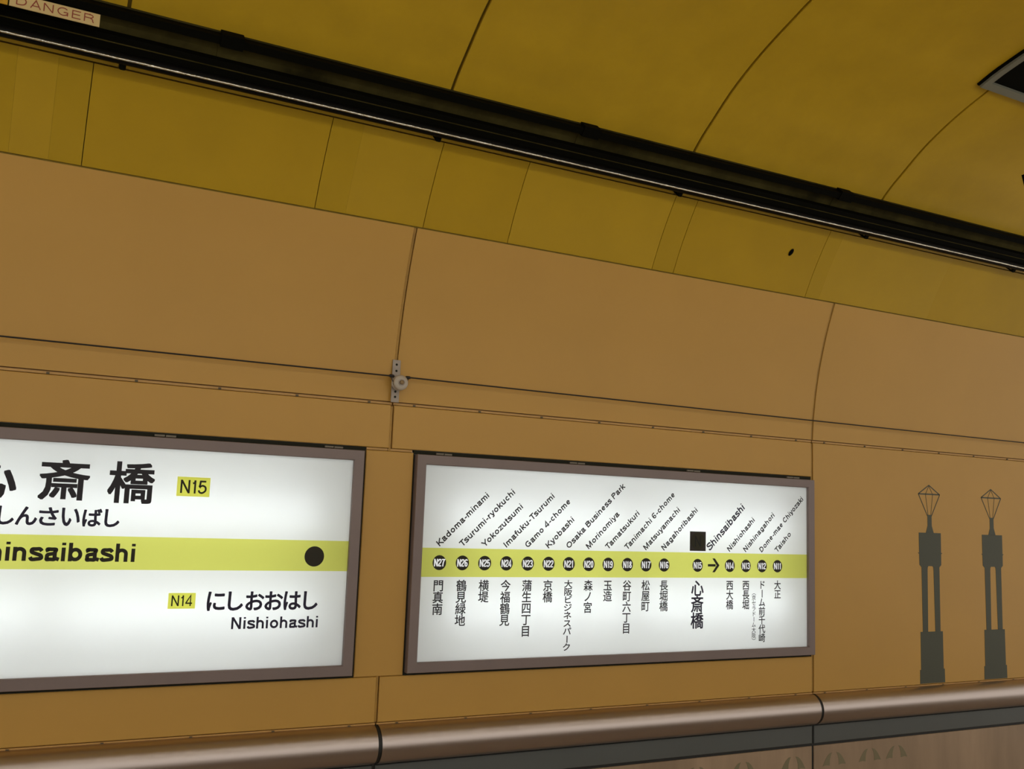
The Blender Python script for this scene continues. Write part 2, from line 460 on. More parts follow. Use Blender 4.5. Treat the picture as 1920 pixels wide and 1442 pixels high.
# ------------------------------------------------------------------ stroke lettering (plain grotesque)
XH, DSC = 0.735, -0.20
def arc(cx, cy, rx, ry, a0, a1, n=14):
    return [(cx + rx * math.cos(math.radians(a0 + (a1 - a0) * i / n)), cy + ry * math.sin(math.radians(a0 + (a1 - a0) * i / n))) for i in range(n + 1)]
def sp(*pts):
    return smooth_curve(list(pts), 6)
def glyph(ch, w):
    """-> (paths, advance); cap height 1, w = stroke width"""
    h = w / 2
    X = XH
    def stem(x, z0=0.0, z1=1.0):
        return [(x, z0), (x, z1)]
    bw = 0.56                                   # bowl width
    bowl = arc(bw / 2, X / 2, bw / 2 - h, X / 2 - h, 0, 360, 28)
    aw = 0.52
    def arch(x0, wd):
        return arc(x0 + wd / 2, 0.43, wd / 2 - h, X - h - 0.43, 180, 0, 12) + [(x0 + wd - h, 0)]
    g = {
        'a': ([sp((h + 0.03, 0.50), (0.10, 0.63), (0.25, X - h), (0.40, 0.62), (aw - 0.05 - h, 0.48)) + [(aw - 0.05 - h, 0.16), (aw + 0.01, h * 0.9)],
               sp((aw - 0.05 - h, 0.43), (0.30, 0.40), (0.12, 0.34), (h, 0.20), (0.10, 0.09), (0.22, h), (0.36, 0.10), (aw - 0.05 - h, 0.24))], 0.57),
        'b': ([stem(h), [(x, y) for x, y in bowl]], 0.62),
        'c': ([arc(0.27, X / 2, 0.27 - h, X / 2 - h, 38, 322, 22)], 0.55),
        'd': ([stem(bw - h), bowl], 0.63),
        'e': ([[(h, X / 2 + 0.01), (0.54 - h, X / 2 + 0.01)], arc(0.27, X / 2, 0.27 - h, X / 2 - h, 0, 318, 24)], 0.59),
        'f': ([[(0.14, 0), (0.14, 0.74)] + sp((0.14, 0.74), (0.16, 0.90), (0.30, 1 - h)), [(0, X - h), (0.29, X - h)]], 0.31),
        'g': ([bowl, sp((bw - h, X), (bw - h, 0.25), (bw - h, 0.02), (0.44, DSC + h + 0.01), (0.27, DSC + h), (0.09, DSC + 0.14))], 0.63),
        'h': ([stem(h), arch(0, aw)], 0.59),
        'i': ([stem(h, 0, X), stem(h, 0.86, 1.0)], 0.25),
        'k': ([stem(h), [(h, 0.26), (0.46, X)], [(0.19, 0.42), (0.47, 0)]], 0.53),
        'l': ([stem(h)], 0.25),
        'm': ([stem(h, 0, X), arch(0, 0.48), arch(0.48 - w, 0.48)], 0.94 - w * 0.6),
        'n': ([stem(h, 0, X), arch(0, aw)], 0.59),
        'o': ([arc(0.285, X / 2, 0.285 - h, X / 2 - h, 0, 360, 28)], 0.62),
        'p': ([stem(h, DSC, X), bowl], 0.62),
        'r': ([stem(h, 0, X), arc(0.30, 0.36, 0.30 - h, X - h - 0.36, 180, 92, 8)], 0.35),
        's': ([sp((0.44, 0.53), (0.36, 0.64), (0.24, X - h), (0.10, 0.62), (0.09, 0.48), (0.24, 0.385), (0.40, 0.30), (0.42, 0.15), (0.25, h), (0.10, 0.09), (0.04, 0.21))], 0.53),
        't': ([[(0.13, 0.93), (0.13, 0.20)] + sp((0.13, 0.20), (0.16, 0.08), (0.29, h)), [(0, X - h), (0.28, X - h)]], 0.33),
        'u': ([stem(aw - h, 0, X), [(h, X)] + arc(aw / 2, 0.30, aw / 2 - h, 0.30 - h, 180, 360, 12)], 0.59),
        'y': ([[(0.05, X), (0.27, 0.02)], [(0.47, X), (0.25, -0.06)] + sp((0.25, -0.06), (0.19, DSC + h + 0.01), (0.05, DSC + h))], 0.54),
        'z': ([[(0.02, X - h), (0.44, X - h), (0.06, h), (0.46, h)]], 0.50),
        '-': ([[(0.05, 0.34), (0.31, 0.34)]], 0.37),
        ' ': ([], 0.28),
        'A': ([[(h * 0.8, 0), (0.34, 1), (0.68 - h * 0.8, 0)], [(0.14, 0.31), (0.54, 0.31)]], 0.68),
        'B': ([stem(h), [(h, 1 - h), (0.34, 1 - h)] + arc(0.34, 0.765, 0.22, 0.235 - h, 90, -90, 10) + [(h, 0.53)],
               [(0.34, 0.53)] + arc(0.36, 0.265 + h / 2, 0.255 - h / 2, 0.265 - h / 2, 90, -90, 10) + [(h, h)]], 0.69),
        'C': ([arc(0.36, 0.5, 0.36 - h, 0.5 - h, 38, 322, 26)], 0.73),
        'D': ([[(h, h), (h, 1 - h), (0.28, 1 - h)] + arc(0.28, 0.5, 0.38 - h, 0.5 - h, 90, -90, 18) + [(h, h)]], 0.73),
        'E': ([[(0.56, 1 - h), (h, 1 - h), (h, h), (0.57, h)], [(h, 0.52), (0.52, 0.52)]], 0.64),
        'G': ([arc(0.37, 0.5, 0.37 - h, 0.5 - h, 42, 330, 26), [(0.40, 0.44), (0.70 - h, 0.44), (0.70 - h, 0.02)]], 0.78),
        'I': ([stem(h)], 0.27),
        'K': ([stem(h), [(h, 0.36), (0.60, 1)], [(0.23, 0.56), (0.63, 0)]], 0.68),
        'M': ([[(h, 0), (h, 1)], [(h * 1.1, 0.97), (0.39, 0.06), (0.78 - h * 1.1, 0.97)], [(0.78 - h, 0), (0.78 - h, 1)]], 0.86),
        'N': ([[(h, 0), (h, 1)], [(h * 1.05, 0.98), (0.64 - h * 1.05, 0.02)], [(0.64 - h, 0), (0.64 - h, 1)]], 0.73),
        'O': ([arc(0.39, 0.5, 0.39 - h, 0.5 - h, 0, 360, 36)], 0.82),
        'P': ([stem(h), [(h, 1 - h), (0.34, 1 - h)] + arc(0.34, 0.725, 0.25 - h * 0.6, 0.275 - h, 90, -90, 12) + [(h, 0.45 + h)]], 0.65),
        'R': ([stem(h), [(h, 1 - h), (0.36, 1 - h)] + arc(0.36, 0.735, 0.25 - h * 0.6, 0.265 - h, 90, -90, 12) + [(h, 0.47 + h)],
               sp((0.40, 0.46 + h), (0.55, 0.36), (0.57, 0.18), (0.63, 0.0))], 0.72),
        'S': ([sp((0.57, 0.71), (0.49, 0.87), (0.32, 1 - h), (0.14, 0.87), (0.12, 0.68), (0.31, 0.535), (0.54, 0.42), (0.56, 0.20), (0.34, h), (0.14, 0.11), (0.05, 0.31))], 0.67),
        'T': ([[(0, 1 - h), (0.58, 1 - h)], [(0.29, 0), (0.29, 1 - h)]], 0.56),
        'Y': ([[(0.03, 1), (0.32, 0.42), (0.61, 1)], [(0.32, 0), (0.32, 0.46)]], 0.62),
        '0': ([arc(0.27, 0.5, 0.27 - h, 0.5 - h, 0, 360, 30)], 0.60),
        '1': ([[(0.08, 0.76), (0.20, 0.80), (0.30 - h, 0.98)], [(0.30 - h, 0), (0.30 - h, 1)]], 0.46),
        '2': ([sp((0.04, 0.66), (0.10, 0.87), (0.27, 1 - h), (0.45, 0.86), (0.45, 0.64), (0.26, 0.40), (0.10, 0.24), (0.03, h + 0.02)) + [], [(0.01, h), (0.52, h)]], 0.60),
        '3': ([sp((0.05, 0.76), (0.12, 0.90), (0.26, 1 - h), (0.43, 0.88), (0.44, 0.66), (0.33, 0.545), (0.20, 0.53)),
               sp((0.22, 0.53), (0.37, 0.51), (0.48, 0.38), (0.47, 0.17), (0.27, h), (0.10, 0.11), (0.03, 0.27))], 0.60),
        '4': ([[(0.40, 0), (0.40, 0.98), (0.02 + h * 0.4, 0.32), (0.02 + h * 0.4, 0.26), (0.55, 0.26)]], 0.61),
        '5': ([[(0.49, 1 - h), (0.13, 1 - h), (0.08, 0.50)] + sp((0.08, 0.50), (0.27, 0.61), (0.46, 0.50), (0.47, 0.24), (0.28, h), (0.10, 0.10), (0.03, 0.26))], 0.60),
        '6': ([sp((0.48, 0.78), (0.42, 0.91), (0.28, 1 - h), (0.12, 0.84), (0.075, 0.5), (0.09, 0.24)),
               arc(0.28, 0.31, 0.26 - h, 0.31 - h, 0, 360, 26)], 0.60),
        '7': ([[(0.02, 1 - h), (0.50, 1 - h)] + sp((0.48, 1 - h - 0.02), (0.33, 0.66), (0.24, 0.36), (0.20, 0.0))], 0.58),
        '8': ([arc(0.27, 0.755, 0.225 - h, 0.245 - h, 0, 360, 24), arc(0.27, 0.275, 0.265 - h, 0.275 - h, 0, 360, 24)], 0.60),
        '9': ([arc(0.27, 0.685, 0.26 - h, 0.315 - h, 0, 360, 26), sp((0.47, 0.74), (0.465, 0.48), (0.40, 0.15), (0.25, h), (0.11, 0.10), (0.05, 0.24))], 0.60),
    }
    return g[ch]

def text_width(s, w, track=0.0):
    x = 0.0
    for i, ch in enumerate(s):
        x += glyph(ch, w)[1] + track
    return x - 0.06 - track

def lettering(s, x, z, cap, length, y, w=0.155, ang=0.0, track=0.0, mb=None):
    """write s from (x, z); letters of height cap stretched so that the line is `length` long"""
    mb = mb or MB()
    sx = length / text_width(s, w, track)
    ca, sa = math.cos(math.radians(ang)), math.sin(math.radians(ang))
    pen = 0.0
    layer = 0
    for ch in s:
        paths, adv = glyph(ch, w)
        for p in paths:
            closed = len(p) > 12 and (Vector(p[0]) - Vector(p[-1])).length < 1e-6
            q = [(pen + a, b_) for a, b_ in (p[:-1] if closed else p)]
            yy = y - 0.00001 * (layer % 5)
            layer += 1
            # keep stroke weight even under the horizontal stretch
            k = sx / cap
            def fn(a, b_, yy=yy):
                u, v = a * cap, b_ * cap
                return (x + u * ca - v * sa, yy, z + u * sa + v * ca)
            mb.ribbon([(a * k, b_) for a, b_ in q], w / 2, fn, closed)
        pen += adv + track
    return mb

# ------------------------------------------------------------------ kanji and kana, from Blender's built-in font
_glyphs = {}
def cjk(ch):
    """-> (verts in em units with the em box 0..1, faces)"""
    if ch in _glyphs:
        return _glyphs[ch]
    cu = bpy.data.curves.new('glyph', 'FONT')
    cu.body = ch
    cu.resolution_u = 3
    cu.fill_mode = 'FRONT'
    o_ = bpy.data.objects.new('glyph', cu)
    me = o_.to_mesh()
    vs_ = [(v.co.x, v.co.y) for v in me.vertices]
    fs_ = [tuple(p.vertices) for p in me.polygons]
    o_.to_mesh_clear()
    bpy.data.objects.remove(o_)
    bpy.data.curves.remove(cu)
    _glyphs[ch] = (vs_, fs_)
    return _glyphs[ch]
_ref = cjk('田')[0]
_q = cjk('口')[0]
_ex0, _ex1 = min(p[0] for p in cjk('二')[0]), max(p[0] for p in cjk('二')[0])
EMX = _ex0 + _ex1                                   # advance: side bearings are equal on this character
_zy = [p[1] for p in cjk('国')[0]]
EMY0 = (min(_zy) + max(_zy)) / 2 - EMX / 2

def cjk_put(mb, ch, cx, cz, wd, ht, y, bold=0.0, turn=False, fit=None, square=False):
    """character with its em box centred on (cx, cz), wd wide and ht high; bold spreads the strokes"""
    vs_, fs_ = cjk(ch)
    pts = [((p[0]) / EMX - 0.5, (p[1] - EMY0) / EMX - 0.5) for p in vs_]
    if turn:
        pts = [(v, -u) for u, v in pts]
    if fit:                                          # stretch the inked box onto (x0, x1, z0, z1)
        us, ws = [p[0] for p in pts], [p[1] for p in pts]
        pts = [(((u - min(us)) / (max(us) - min(us)) - 0.5), ((v - min(ws)) / (max(ws) - min(ws)) - 0.5)) for u, v in pts]
    n = 10
    offs = [(0, 0)] + ([(bold * math.cos(2 * math.pi * i / n), bold * math.sin(2 * math.pi * i / n)) for i in range(n)] if bold else [])
    if square:
        offs = [(bold * i / 2, bold * j / 2) for i in (-2, -1, 0, 1, 2) for j in (-2, -1, 0, 1, 2) if max(abs(i), abs(j)) in (0, 2)]
    for k, (dx, dz) in enumerate(offs):
        yy = y - 0.00001 * k
        mb.add([(cx + u * wd + dx, yy, cz + v * ht + dz) for u, v in pts], fs_)

# ------------------------------------------------------------------ the two light boxes
def light_box(root, S, band):
    x0, x1, z0, z1 = S
    w = 0.0435
    yf = -0.030
    m = MB()
    # frame: four mitred bars with a chamfered inner lip
    def ring(o, y):
        return [(x0 + o, y, z0 + o), (x1 - o, y, z0 + o), (x1 - o, y, z1 - o), (x0 + o, y, z1 - o)]
    rows = [ring(0, 0.16), ring(0, yf + 0.002), ring(0.002, yf), ring(w - 0.003, yf), ring(w, yf + 0.003), ring(w, -0.004), ring(w - 0.012, -0.004), ring(w - 0.012, 0.16)]
    vs_ = [p for r in rows for p in r]
    fs_ = []
    for r in range(len(rows)):
        s = (r + 1) % len(rows)
        fs_ += [(r * 4 + i, r * 4 + (i + 1) % 4, s * 4 + (i + 1) % 4, s * 4 + i) for i in range(4)]
    m.add(vs_, fs_)
    mesh_obj('frame', m, 'frame', root)
    # lining of the box behind the face
    a, c, d, e = x0 + w - 0.011, x1 - w + 0.011, z0 + w - 0.011, z1 - w + 0.011
    m = MB().box(a, c, 0.150, 0.158, d, e)
    m.box(a, c, -0.003, 0.150, d, d + 0.002).box(a, c, -0.003, 0.150, e - 0.002, e)
    m.box(a, a + 0.002, -0.003, 0.150, d, e).box(c - 0.002, c, -0.003, 0.150, d, e)
    mesh_obj('box_lining', m, 'white_in', root)
    zc = (z0 + z1) / 2
    for dz in (-0.19, 0.19):
        for s in (0, 1):
            xa = x0 + 0.14 + s * (x1 - x0 - 0.28) / 2 + 0.03
            xb = xa + (x1 - x0 - 0.28) / 2 - 0.06
            mesh_obj('sign_tube', MB().tube([(xa, 0.105, zc + dz), (xb, 0.105, zc + dz)], 0.014, 10), 'box_tube', root)
    yp = -0.012
    q = w - 0.0015
    m = MB()
    m.add([(x0 + q, yp, z0 + q), (x1 - q, yp, z0 + q), (x1 - q, yp, band[0]), (x0 + q, yp, band[0])], [(0, 1, 2, 3)])
    m.add([(x0 + q, yp, band[1]), (x1 - q, yp, band[1]), (x1 - q, yp, z1 - q), (x0 + q, yp, z1 - q)], [(0, 1, 2, 3)])
    mesh_obj('sign_face', m, 'panel', root, label='milky white lit sign face')
    m = MB().add([(x0 + q, yp, band[0]), (x1 - q, yp, band[0]), (x1 - q, yp, band[1]), (x0 + q, yp, band[1])], [(0, 1, 2, 3)])
    mesh_obj('line_band', m, 'band', root, label='yellow-green band across the sign')

YT = -0.0128                     # lettering lies just in front of the face
def flat(name, mb, mat, root, label=None):
    return mesh_obj(name, mb, mat, root, label=label)

# --- station-name sign
sign = thing('station_name_sign', (0.193, 0.0, 0.908), 'lit station name sign reading Shinsaibashi with large black kanji, cut by the left edge', 'sign')
light_box(sign, S1, (1.336, 1.461))
for ch, cx, cz, wd, ht in (('心', -0.035, 1.665, 0.180, 0.155), ('斎', 0.2135, 1.6645, 0.172, 0.150), ('橋', 0.4475, 1.6655, 0.168, 0.158)):
    m = MB()
    cjk_put(m, ch, cx, cz, wd - 0.006, ht - 0.006, YT, bold=0.0032, fit=True, square=True)
    flat('large_kanji', m, 'ink', sign)
m = MB()
KANA = ((0.031, 0.050), (0.098, 0.068), (0.171, 0.062), (0.246, 0.060), (0.320, 0.064), (0.390, 0.050))
for ch, (cx, wd) in zip('しんさいばし', KANA):
    cjk_put(m, ch, cx, 1.5285, wd, 0.064, YT, bold=0.0020, fit=True)
flat('kana_name', m, 'navy', sign)
flat('roman_name', lettering('Shinsaibashi', -0.080, 1.366, 0.068, 0.564, YT, w=0.20), 'ink_band', sign)
t = flat('number_tag', MB().poly([(0.615, 1.622), (0.741, 1.622), (0.741, 1.698), (0.615, 1.698)], YT, 0.0002), 'tag', sign)
flat('tag_number', lettering('N15', 0.628, 1.634, 0.052, 0.100, YT - 0.0006, w=0.135), 'ink_band', t)
t = flat('number_tag', MB().poly([(0.617, 1.189), (0.719, 1.189), (0.719, 1.249), (0.617, 1.249)], YT, 0.0002), 'tag', sign)
flat('tag_number', lettering('N14', 0.629, 1.199, 0.041, 0.078, YT - 0.0006, w=0.125), 'ink_band', t)
flat('direction_dot', MB().disc(1.183, 1.3955, 0.0415, YT, 0.0005), 'ink_band', sign)
m = MB()
for i, ch in enumerate('にしおおはし'):
    cx = 0.798 + i * 0.0762
    wd = {'し': 0.056, 'に': 0.066, 'お': 0.070, 'は': 0.068}[ch]
    cjk_put(m, ch, cx, 1.2165, wd, 0.071, YT, bold=0.0022, fit=True)
flat('kana_name', m, 'navy', sign)
flat('roman_name', lettering('Nishiohashi', 0.862, 1.1075, 0.046, 0.355, YT, w=0.18), 'navy', sign)

# --- route-map sign
rmap = thing('route_map_sign', (2.793, 0.0, 0.908), 'lit route map sign with a row of numbered black station dots on a yellow band', 'sign')
light_box(rmap, S2, (1.3135, 1.4395))
STN = [('N27', 1.749, 'Kadoma-minami', (0.227, 0.303), '門真南', 1.148, 0.050),
       ('N26', 1.861, 'Tsurumi-ryokuchi', (0.248, 0.324), '鶴見緑地', 1.098, 0.050),
       ('N25', 1.972, 'Yokozutsumi', (0.183, 0.257), '横堤', 1.200, 0.050),
       ('N24', 2.083, 'Imafuku-Tsurumi', (0.239, 0.313), '今福鶴見', 1.095, 0.050),
       ('N23', 2.194, 'Gamo 4-chome', (0.214, 0.286), '蒲生四丁目', 1.044, 0.050),
       ('N22', 2.305, 'Kyobashi', (0.129, 0.207), '京橋', 1.197, 0.050),
       ('N21', 2.416, 'Osaka Business Park', (0.302, 0.371), '大阪ビジネスパーク', 0.974, 0.045),
       ('N20', 2.527, 'Morinomiya', (0.163, 0.233), '森ノ宮', 1.146, 0.048),
       ('N19', 2.638, 'Tamatsukuri', (0.171, 0.251), '玉造', 1.199, 0.049),
       ('N18', 2.750, 'Tanimachi 6-chome', (0.271, 0.347), '谷町六丁目', 1.045, 0.049),
       ('N17', 2.861, 'Matsuyamachi', (0.198, 0.275), '松屋町', 1.149, 0.049),
       ('N16', 2.971, 'Nagahoribashi', (0.200, 0.278), '長堀橋', 1.148, 0.050),
       ('N15', 3.181, 'Shinsaibashi', None, '心斎橋', 1.059, 0.078),
       ('N14', 3.391, 'Nishiohashi', (0.160, 0.240), '西大橋', 1.152, 0.046),
       ('N13', 3.499, 'Nishinagahori', (0.192, 0.268), '西長堀', 1.151, 0.046),
       ('N12', 3.609, 'Dome-mae Chiyozaki', (0.282, 0.368), 'ドーム前千代崎', 0.982, 0.044),
       ('N11', 3.717, 'Taisho', (0.089, 0.165), '大正', 1.204, 0.046)]
CA, SA = math.cos(math.radians(44.2)), math.sin(math.radians(44.2))
ZD = 1.3755
for num, x, rom, end, kan, zb, kw in STN:
    d = flat('station_dot', MB().disc(x, ZD, 0.0325, YT, 0.0005), 'ink_band', rmap)
    flat('dot_number', lettering(num, x - 0.0252, ZD - 0.0165, 0.033, 0.0504, YT - 0.0006, w=0.165), 'digit', d)
    if end is None:
        flat('roman_name', lettering(rom, 3.2585, 1.4475, 0.0385, 0.325, YT, w=0.19, ang=44.2), 'navy', rmap)
    else:
        sx, sz = x - 0.003, 1.4445
        ex, ez = x + end[0] - sx, ZD + end[1] - sz
        L = ex * CA + ez * SA + (0.004 if rom[-1] == 'i' else 0.010)
        flat('roman_name', lettering(rom, sx, sz, 0.0285, L, YT, w=0.195, ang=44.2), 'ink', rmap)
    m = MB()
    zt = 1.300
    ch_h = (zt - zb) / len(kan)
    for i, ch in enumerate(kan):
        cz = zt - (i + 0.5) * ch_h
        small = 1.06
        cjk_put(m, ch, x, cz, kw * small, ch_h * small, YT, bold=0.0008 if kw < 0.06 else 0.0017, turn=ch == 'ー')
    flat('kanji_name', m, 'navy' if kw > 0.06 else 'ink', rmap)
m = MB()
for i, ch in enumerate('（京セラドーム大阪）'):
    cjk_put(m, ch, 3.5535, 1.252 - (i + 0.5) * 0.0275, 0.029, 0.029, YT, bold=0.0003, turn=ch in 'ー（）')
flat('kanji_note', m, 'ink', rmap)
m = MB()
m.poly([(3.247, 1.3705), (3.297, 1.3705), (3.297, 1.3825), (3.247, 1.3825)], YT, 0.0004)
m.poly([(3.276, 1.4115), (3.292, 1.4115), (3.322, 1.3765), (3.292, 1.3415), (3.276, 1.3415), (3.304, 1.3765)], YT - 0.0001, 0.0004)
flat('arrow', m, 'ink_band', rmap)
sq = flat('line_mark', MB().poly([(3.130, 1.448), (3.2315, 1.448), (3.2315, 1.546), (3.130, 1.546)], YT, 0.0004), 'mark_dark', rmap)
flat('mark_disc', MB().disc(3.181, 1.497, 0.044, YT - 0.0005, 0.0004), 'mark_disc', sq)
flat('mark_letter', lettering('N', 3.160, 1.470, 0.054, 0.042, YT - 0.0012, w=0.13), 'mark_n', sq)

# dark reveal round the boxes and the small hinges on their top edges
for root, H, S, clips in ((sign, H1, S1, ((-0.75, -0.67), (-0.1, -0.02), (0.518, 0.598), (1.202, 1.281))),
                          (rmap, H2, S2, ((1.715, 1.791), (2.412, 2.496), (3.115, 3.198), (3.795, 3.884)))):
    m = MB()
    m.box(H[0] + 0.001, H[1] - 0.001, 0.006, 0.020, S[3] + 0.001, H[3] - 0.001)
    m.box(H[0] + 0.001, H[1] - 0.001, 0.006, 0.020, H[2] + 0.001, S[2] - 0.001)
    m.box(H[0] + 0.001, S[0] - 0.001, 0.006, 0.020, S[2], S[3])
    m.box(S[1] + 0.001, H[1] - 0.001, 0.006, 0.020, S[2], S[3])
    mesh_obj('reveal', m, 'black_gap', root)
    for a, c in clips:
        hz = S[3] + 0.0045
        mid = (a + c) / 2
        k = mesh_obj('hinge', MB().box(a, mid - 0.002, -0.004, 0.006, hz, hz + 0.0075), 'hinge', root)
        mesh_obj('hinge_leaf', MB().box(mid + 0.002, c, -0.004, 0.006, hz - 0.0005, hz + 0.007), 'hinge', k)

# ------------------------------------------------------------------ street-lamp silhouettes printed on the wall
def lamp_print(cx, label):
    yb, th = -0.0012, 0.0016
    r = thing('street_lamp_silhouette', (cx, -0.001, 0.714), label, 'mural', 'street lamp prints on the wall')
    def P(name, *polys):
        m = MB()
        for p in polys:
            m.poly([(cx + a, z) for a, z in p], yb, th)
        return mesh_obj(name, m, 'lamp_print', r)
    def bar(a, c, w):
        a, c = Vector(a), Vector(c)
        n = (c - a).normalized()
        n = Vector((-n.y, n.x)) * w / 2
        return [tuple(a + n), tuple(c + n), tuple(c - n), tuple(a - n)]
    P('lantern_bar', bar((-0.092, 1.808), (0.094, 1.809), 0.008))
    for s in (-1, 1):
        P('lantern_bar', bar((0, 1.862), (s * 0.093, 1.808), 0.006))
        P('lantern_bar', bar((s * 0.093, 1.808), (s * 0.020, 1.684), 0.0055))
        P('lantern_wire', bar((0, 1.858), (s * 0.031, 1.808), 0.003))
        P('lantern_wire', bar((s * 0.031, 1.808), (s * 0.012, 1.684), 0.003))
    P('neck', [(-0.024, 1.686), (0.024, 1.686), (0.018, 1.676), (0.018, 1.622), (0.034, 1.579), (-0.034, 1.579), (-0.018, 1.622), (-0.018, 1.676)])
    P('head_block', [(-0.095, 1.580), (0.095, 1.580), (0.095, 1.463), (0.106, 1.463), (0.095, 1.455), (0.094, 1.392), (0.077, 1.378),
                     (0.077, 1.36), (0.026, 1.36), (0.024, 1.378), (0.018, 1.385), (-0.018, 1.385), (-0.024, 1.378), (-0.026, 1.36),
                     (-0.077, 1.36), (-0.077, 1.378), (-0.094, 1.392), (-0.095, 1.455), (-0.106, 1.463), (-0.095, 1.463)])
    for s in (-1, 1):
        P('column', [(s * 0.026, 1.360), (s * 0.077, 1.360), (s * 0.0755, 1.005), (s * 0.031, 1.005)])
    P('pedestal', [(-0.095, 1.006), (0.095, 1.006), (0.096, 0.791), (-0.096, 0.791)])
    P('plinth', [(-0.105, 0.791), (0.105, 0.791), (0.106, 0.7125), (-0.106, 0.7125)])
lamp_print(4.924, 'grey street lamp silhouette printed on the wall, the one nearer the route map sign')
lamp_print(5.4875, 'grey street lamp silhouette printed on the wall, the one farther from the route map sign')

# ------------------------------------------------------------------ black cable trough under the vault
TO, TU, TV = Vector((-0.40, 3.185)), Vector((-0.67, 0.742)), Vector((-0.742, -0.67))
def tv(u, v):
    p = TO + TU * u + TV * v
    return p.x, p.y
trough = thing('cable_trough', (2.5, tv(0, 0)[0], tv(0, 0)[1]), 'long black cable trough with a bright streak strip on its lower edge running below the yellow ceiling', 'trough')
def bar_uv(u0, u1, v0, v1, x0=X0, x1=X1):
    c = [tv(u0, v0), tv(u1, v0), tv(u1, v1), tv(u0, v1)]
    return MB().add([(x, y, z) for x in (x0, x1) for y, z in c],
                    [(3, 2, 1, 0), (4, 5, 6, 7), (0, 1, 5, 4), (1, 2, 6, 5), (2, 3, 7, 6), (3, 0, 4, 7)])
mesh_obj('back_plate', bar_uv(-0.002, 0.165, 0.004, 0.016), 'trough_back', trough)
mesh_obj('upper_flange', bar_uv(0.139, 0.168, 0.002, 0.050), 'black', trough)
mesh_obj('upper_lip', bar_uv(0.163, 0.1735, 0.000, 0.006), 'trough_back', trough)
mesh_obj('cover_plate', bar_uv(0.012, 0.083, 0.018, 0.062), 'black', trough)
mesh_obj('cover_ridge', bar_uv(0.056, 0.060, 0.062, 0.064), 'trough_back', trough)
c = tv(0.0105, 0.070)
mesh_obj('edge_conduit', MB().tube([(X0 + i * 0.1, c[0], c[1]) for i in range(int((X1 - X0) / 0.1))], 0.0205, 20), 'tube_black', trough, 60)
c = tv(0.0150, 0.0885)
mesh_obj('streak_strip', MB().tube([(X0 + i * 0.05, c[0], c[1]) for i in range(int((X1 - X0) / 0.05))], 0.0044, 8), 'bright', trough, 60)  # metal strip added to make the streak of light along the conduit
for a, e in ((-0.885, -0.80), (0.56, 0.642), (2.107, 2.191), (3.645, 3.731), (5.19, 5.27)):
    s_ = mesh_obj('splice_plate', bar_uv(0.132, 0.179, 0.000, 0.054, a, e), 'black', trough)
    mesh_obj('splice_cleat', bar_uv(0.083, 0.132, 0.016, 0.019, a, e), 'trough_back', s_)
for x in (-0.98, 0.248, 1.473, 2.717, 3.948, 5.157):
    s_ = mesh_obj('stay', bar_uv(-0.030, -0.008, 0.055, 0.067, x - 0.011, x + 0.011), 'black', trough)
    mesh_obj('stay_foot', bar_uv(-0.032, -0.026, 0.003, 0.066, x - 0.008, x + 0.008), 'black', s_)

dz0, dz1, dy = 3.176, 3.2205, -0.600
dsign = thing('danger_sign', (0.015, dy, dz0), 'narrow cream plate with red DANGER lettering fixed to the black trough', 'sign')
m = MB().slab(-0.119, 0.1525, dz0, dz1, dy, 0.003, 0.0006)
mesh_obj('plate', m, 'label', dsign)
mesh_obj('lettering', lettering('DANGER', -0.101, dz0 + 0.0085, 0.0285, 0.236, dy - 0.0006, w=0.115, track=0.10), 'red', dsign)
mesh_obj('yellow_plate', MB().slab(-0.42, -0.1235, dz0, dz1, dy, 0.003, 0.0006), 'label_y', dsign, label='orange-yellow plate beside the lettering')
for x in (-0.36, -0.14, 0.13):
    mesh_obj('plate_mount', MB().box(x - 0.006, x + 0.006, dy + 0.003, -0.515, dz0 + 0.012, dz0 + 0.026), 'black', dsign)

# ------------------------------------------------------------------ wire, insulator and its bracket
ins = thing('wire_insulator', (1.497, 0.0, 2.06), 'white round insulator on a perforated metal strap over the panel joint', 'insulator')
m = MB()
for a in range(0, 1):
    m.slab(1.4785, 1.5155, 2.066, 2.254, -0.022, 0.004, 0.0008)
mesh_obj('strap', m, 'zinc', ins)
for z in (2.090, 2.113, 2.205, 2.233):
    mesh_obj('strap_hole', MB().disc(1.497, z, 0.0052, -0.0226, 0.001, 14), 'black_gap', ins)
def lathe(prof, cx, cz, n=32):
    m = MB()
    vs_, fs_ = [], []
    for y, r in prof:
        vs_ += [(cx + r * math.cos(2 * math.pi * j / n), y, cz + r * math.sin(2 * math.pi * j / n)) for j in range(n)]
    for i in range(len(prof) - 1):
        fs_ += [(i * n + j, (i + 1) * n + j, (i + 1) * n + (j + 1) % n, i * n + (j + 1) % n) for j in range(n)]
    fs_ += [tuple(range(n)), tuple(range(len(prof) * n - 1, (len(prof) - 1) * n - 1, -1))]
    return m.add(vs_, fs_)
IX, IZ = 1.5065, 2.150
mesh_obj('insulator_body', lathe([(-0.023, 0.024), (-0.026, 0.031), (-0.031, 0.033), (-0.036, 0.029), (-0.040, 0.025), (-0.045, 0.025), (-0.049, 0.029),
                                  (-0.054, 0.0335), (-0.061, 0.033), (-0.066, 0.029), (-0.067, 0.016)], IX, IZ), 'ceramic', ins, 50)
k = mesh_obj('insulator_washer', lathe([(-0.066, 0.0155), (-0.069, 0.0155), (-0.0692, 0.010)], IX, IZ, 24), 'zinc', ins)
mesh_obj('bolt_head', lathe([(-0.0685, 0.0105), (-0.076, 0.0105), (-0.077, 0.006)], IX, IZ, 6), 'brass', k)
YW = -0.0425
m = MB()
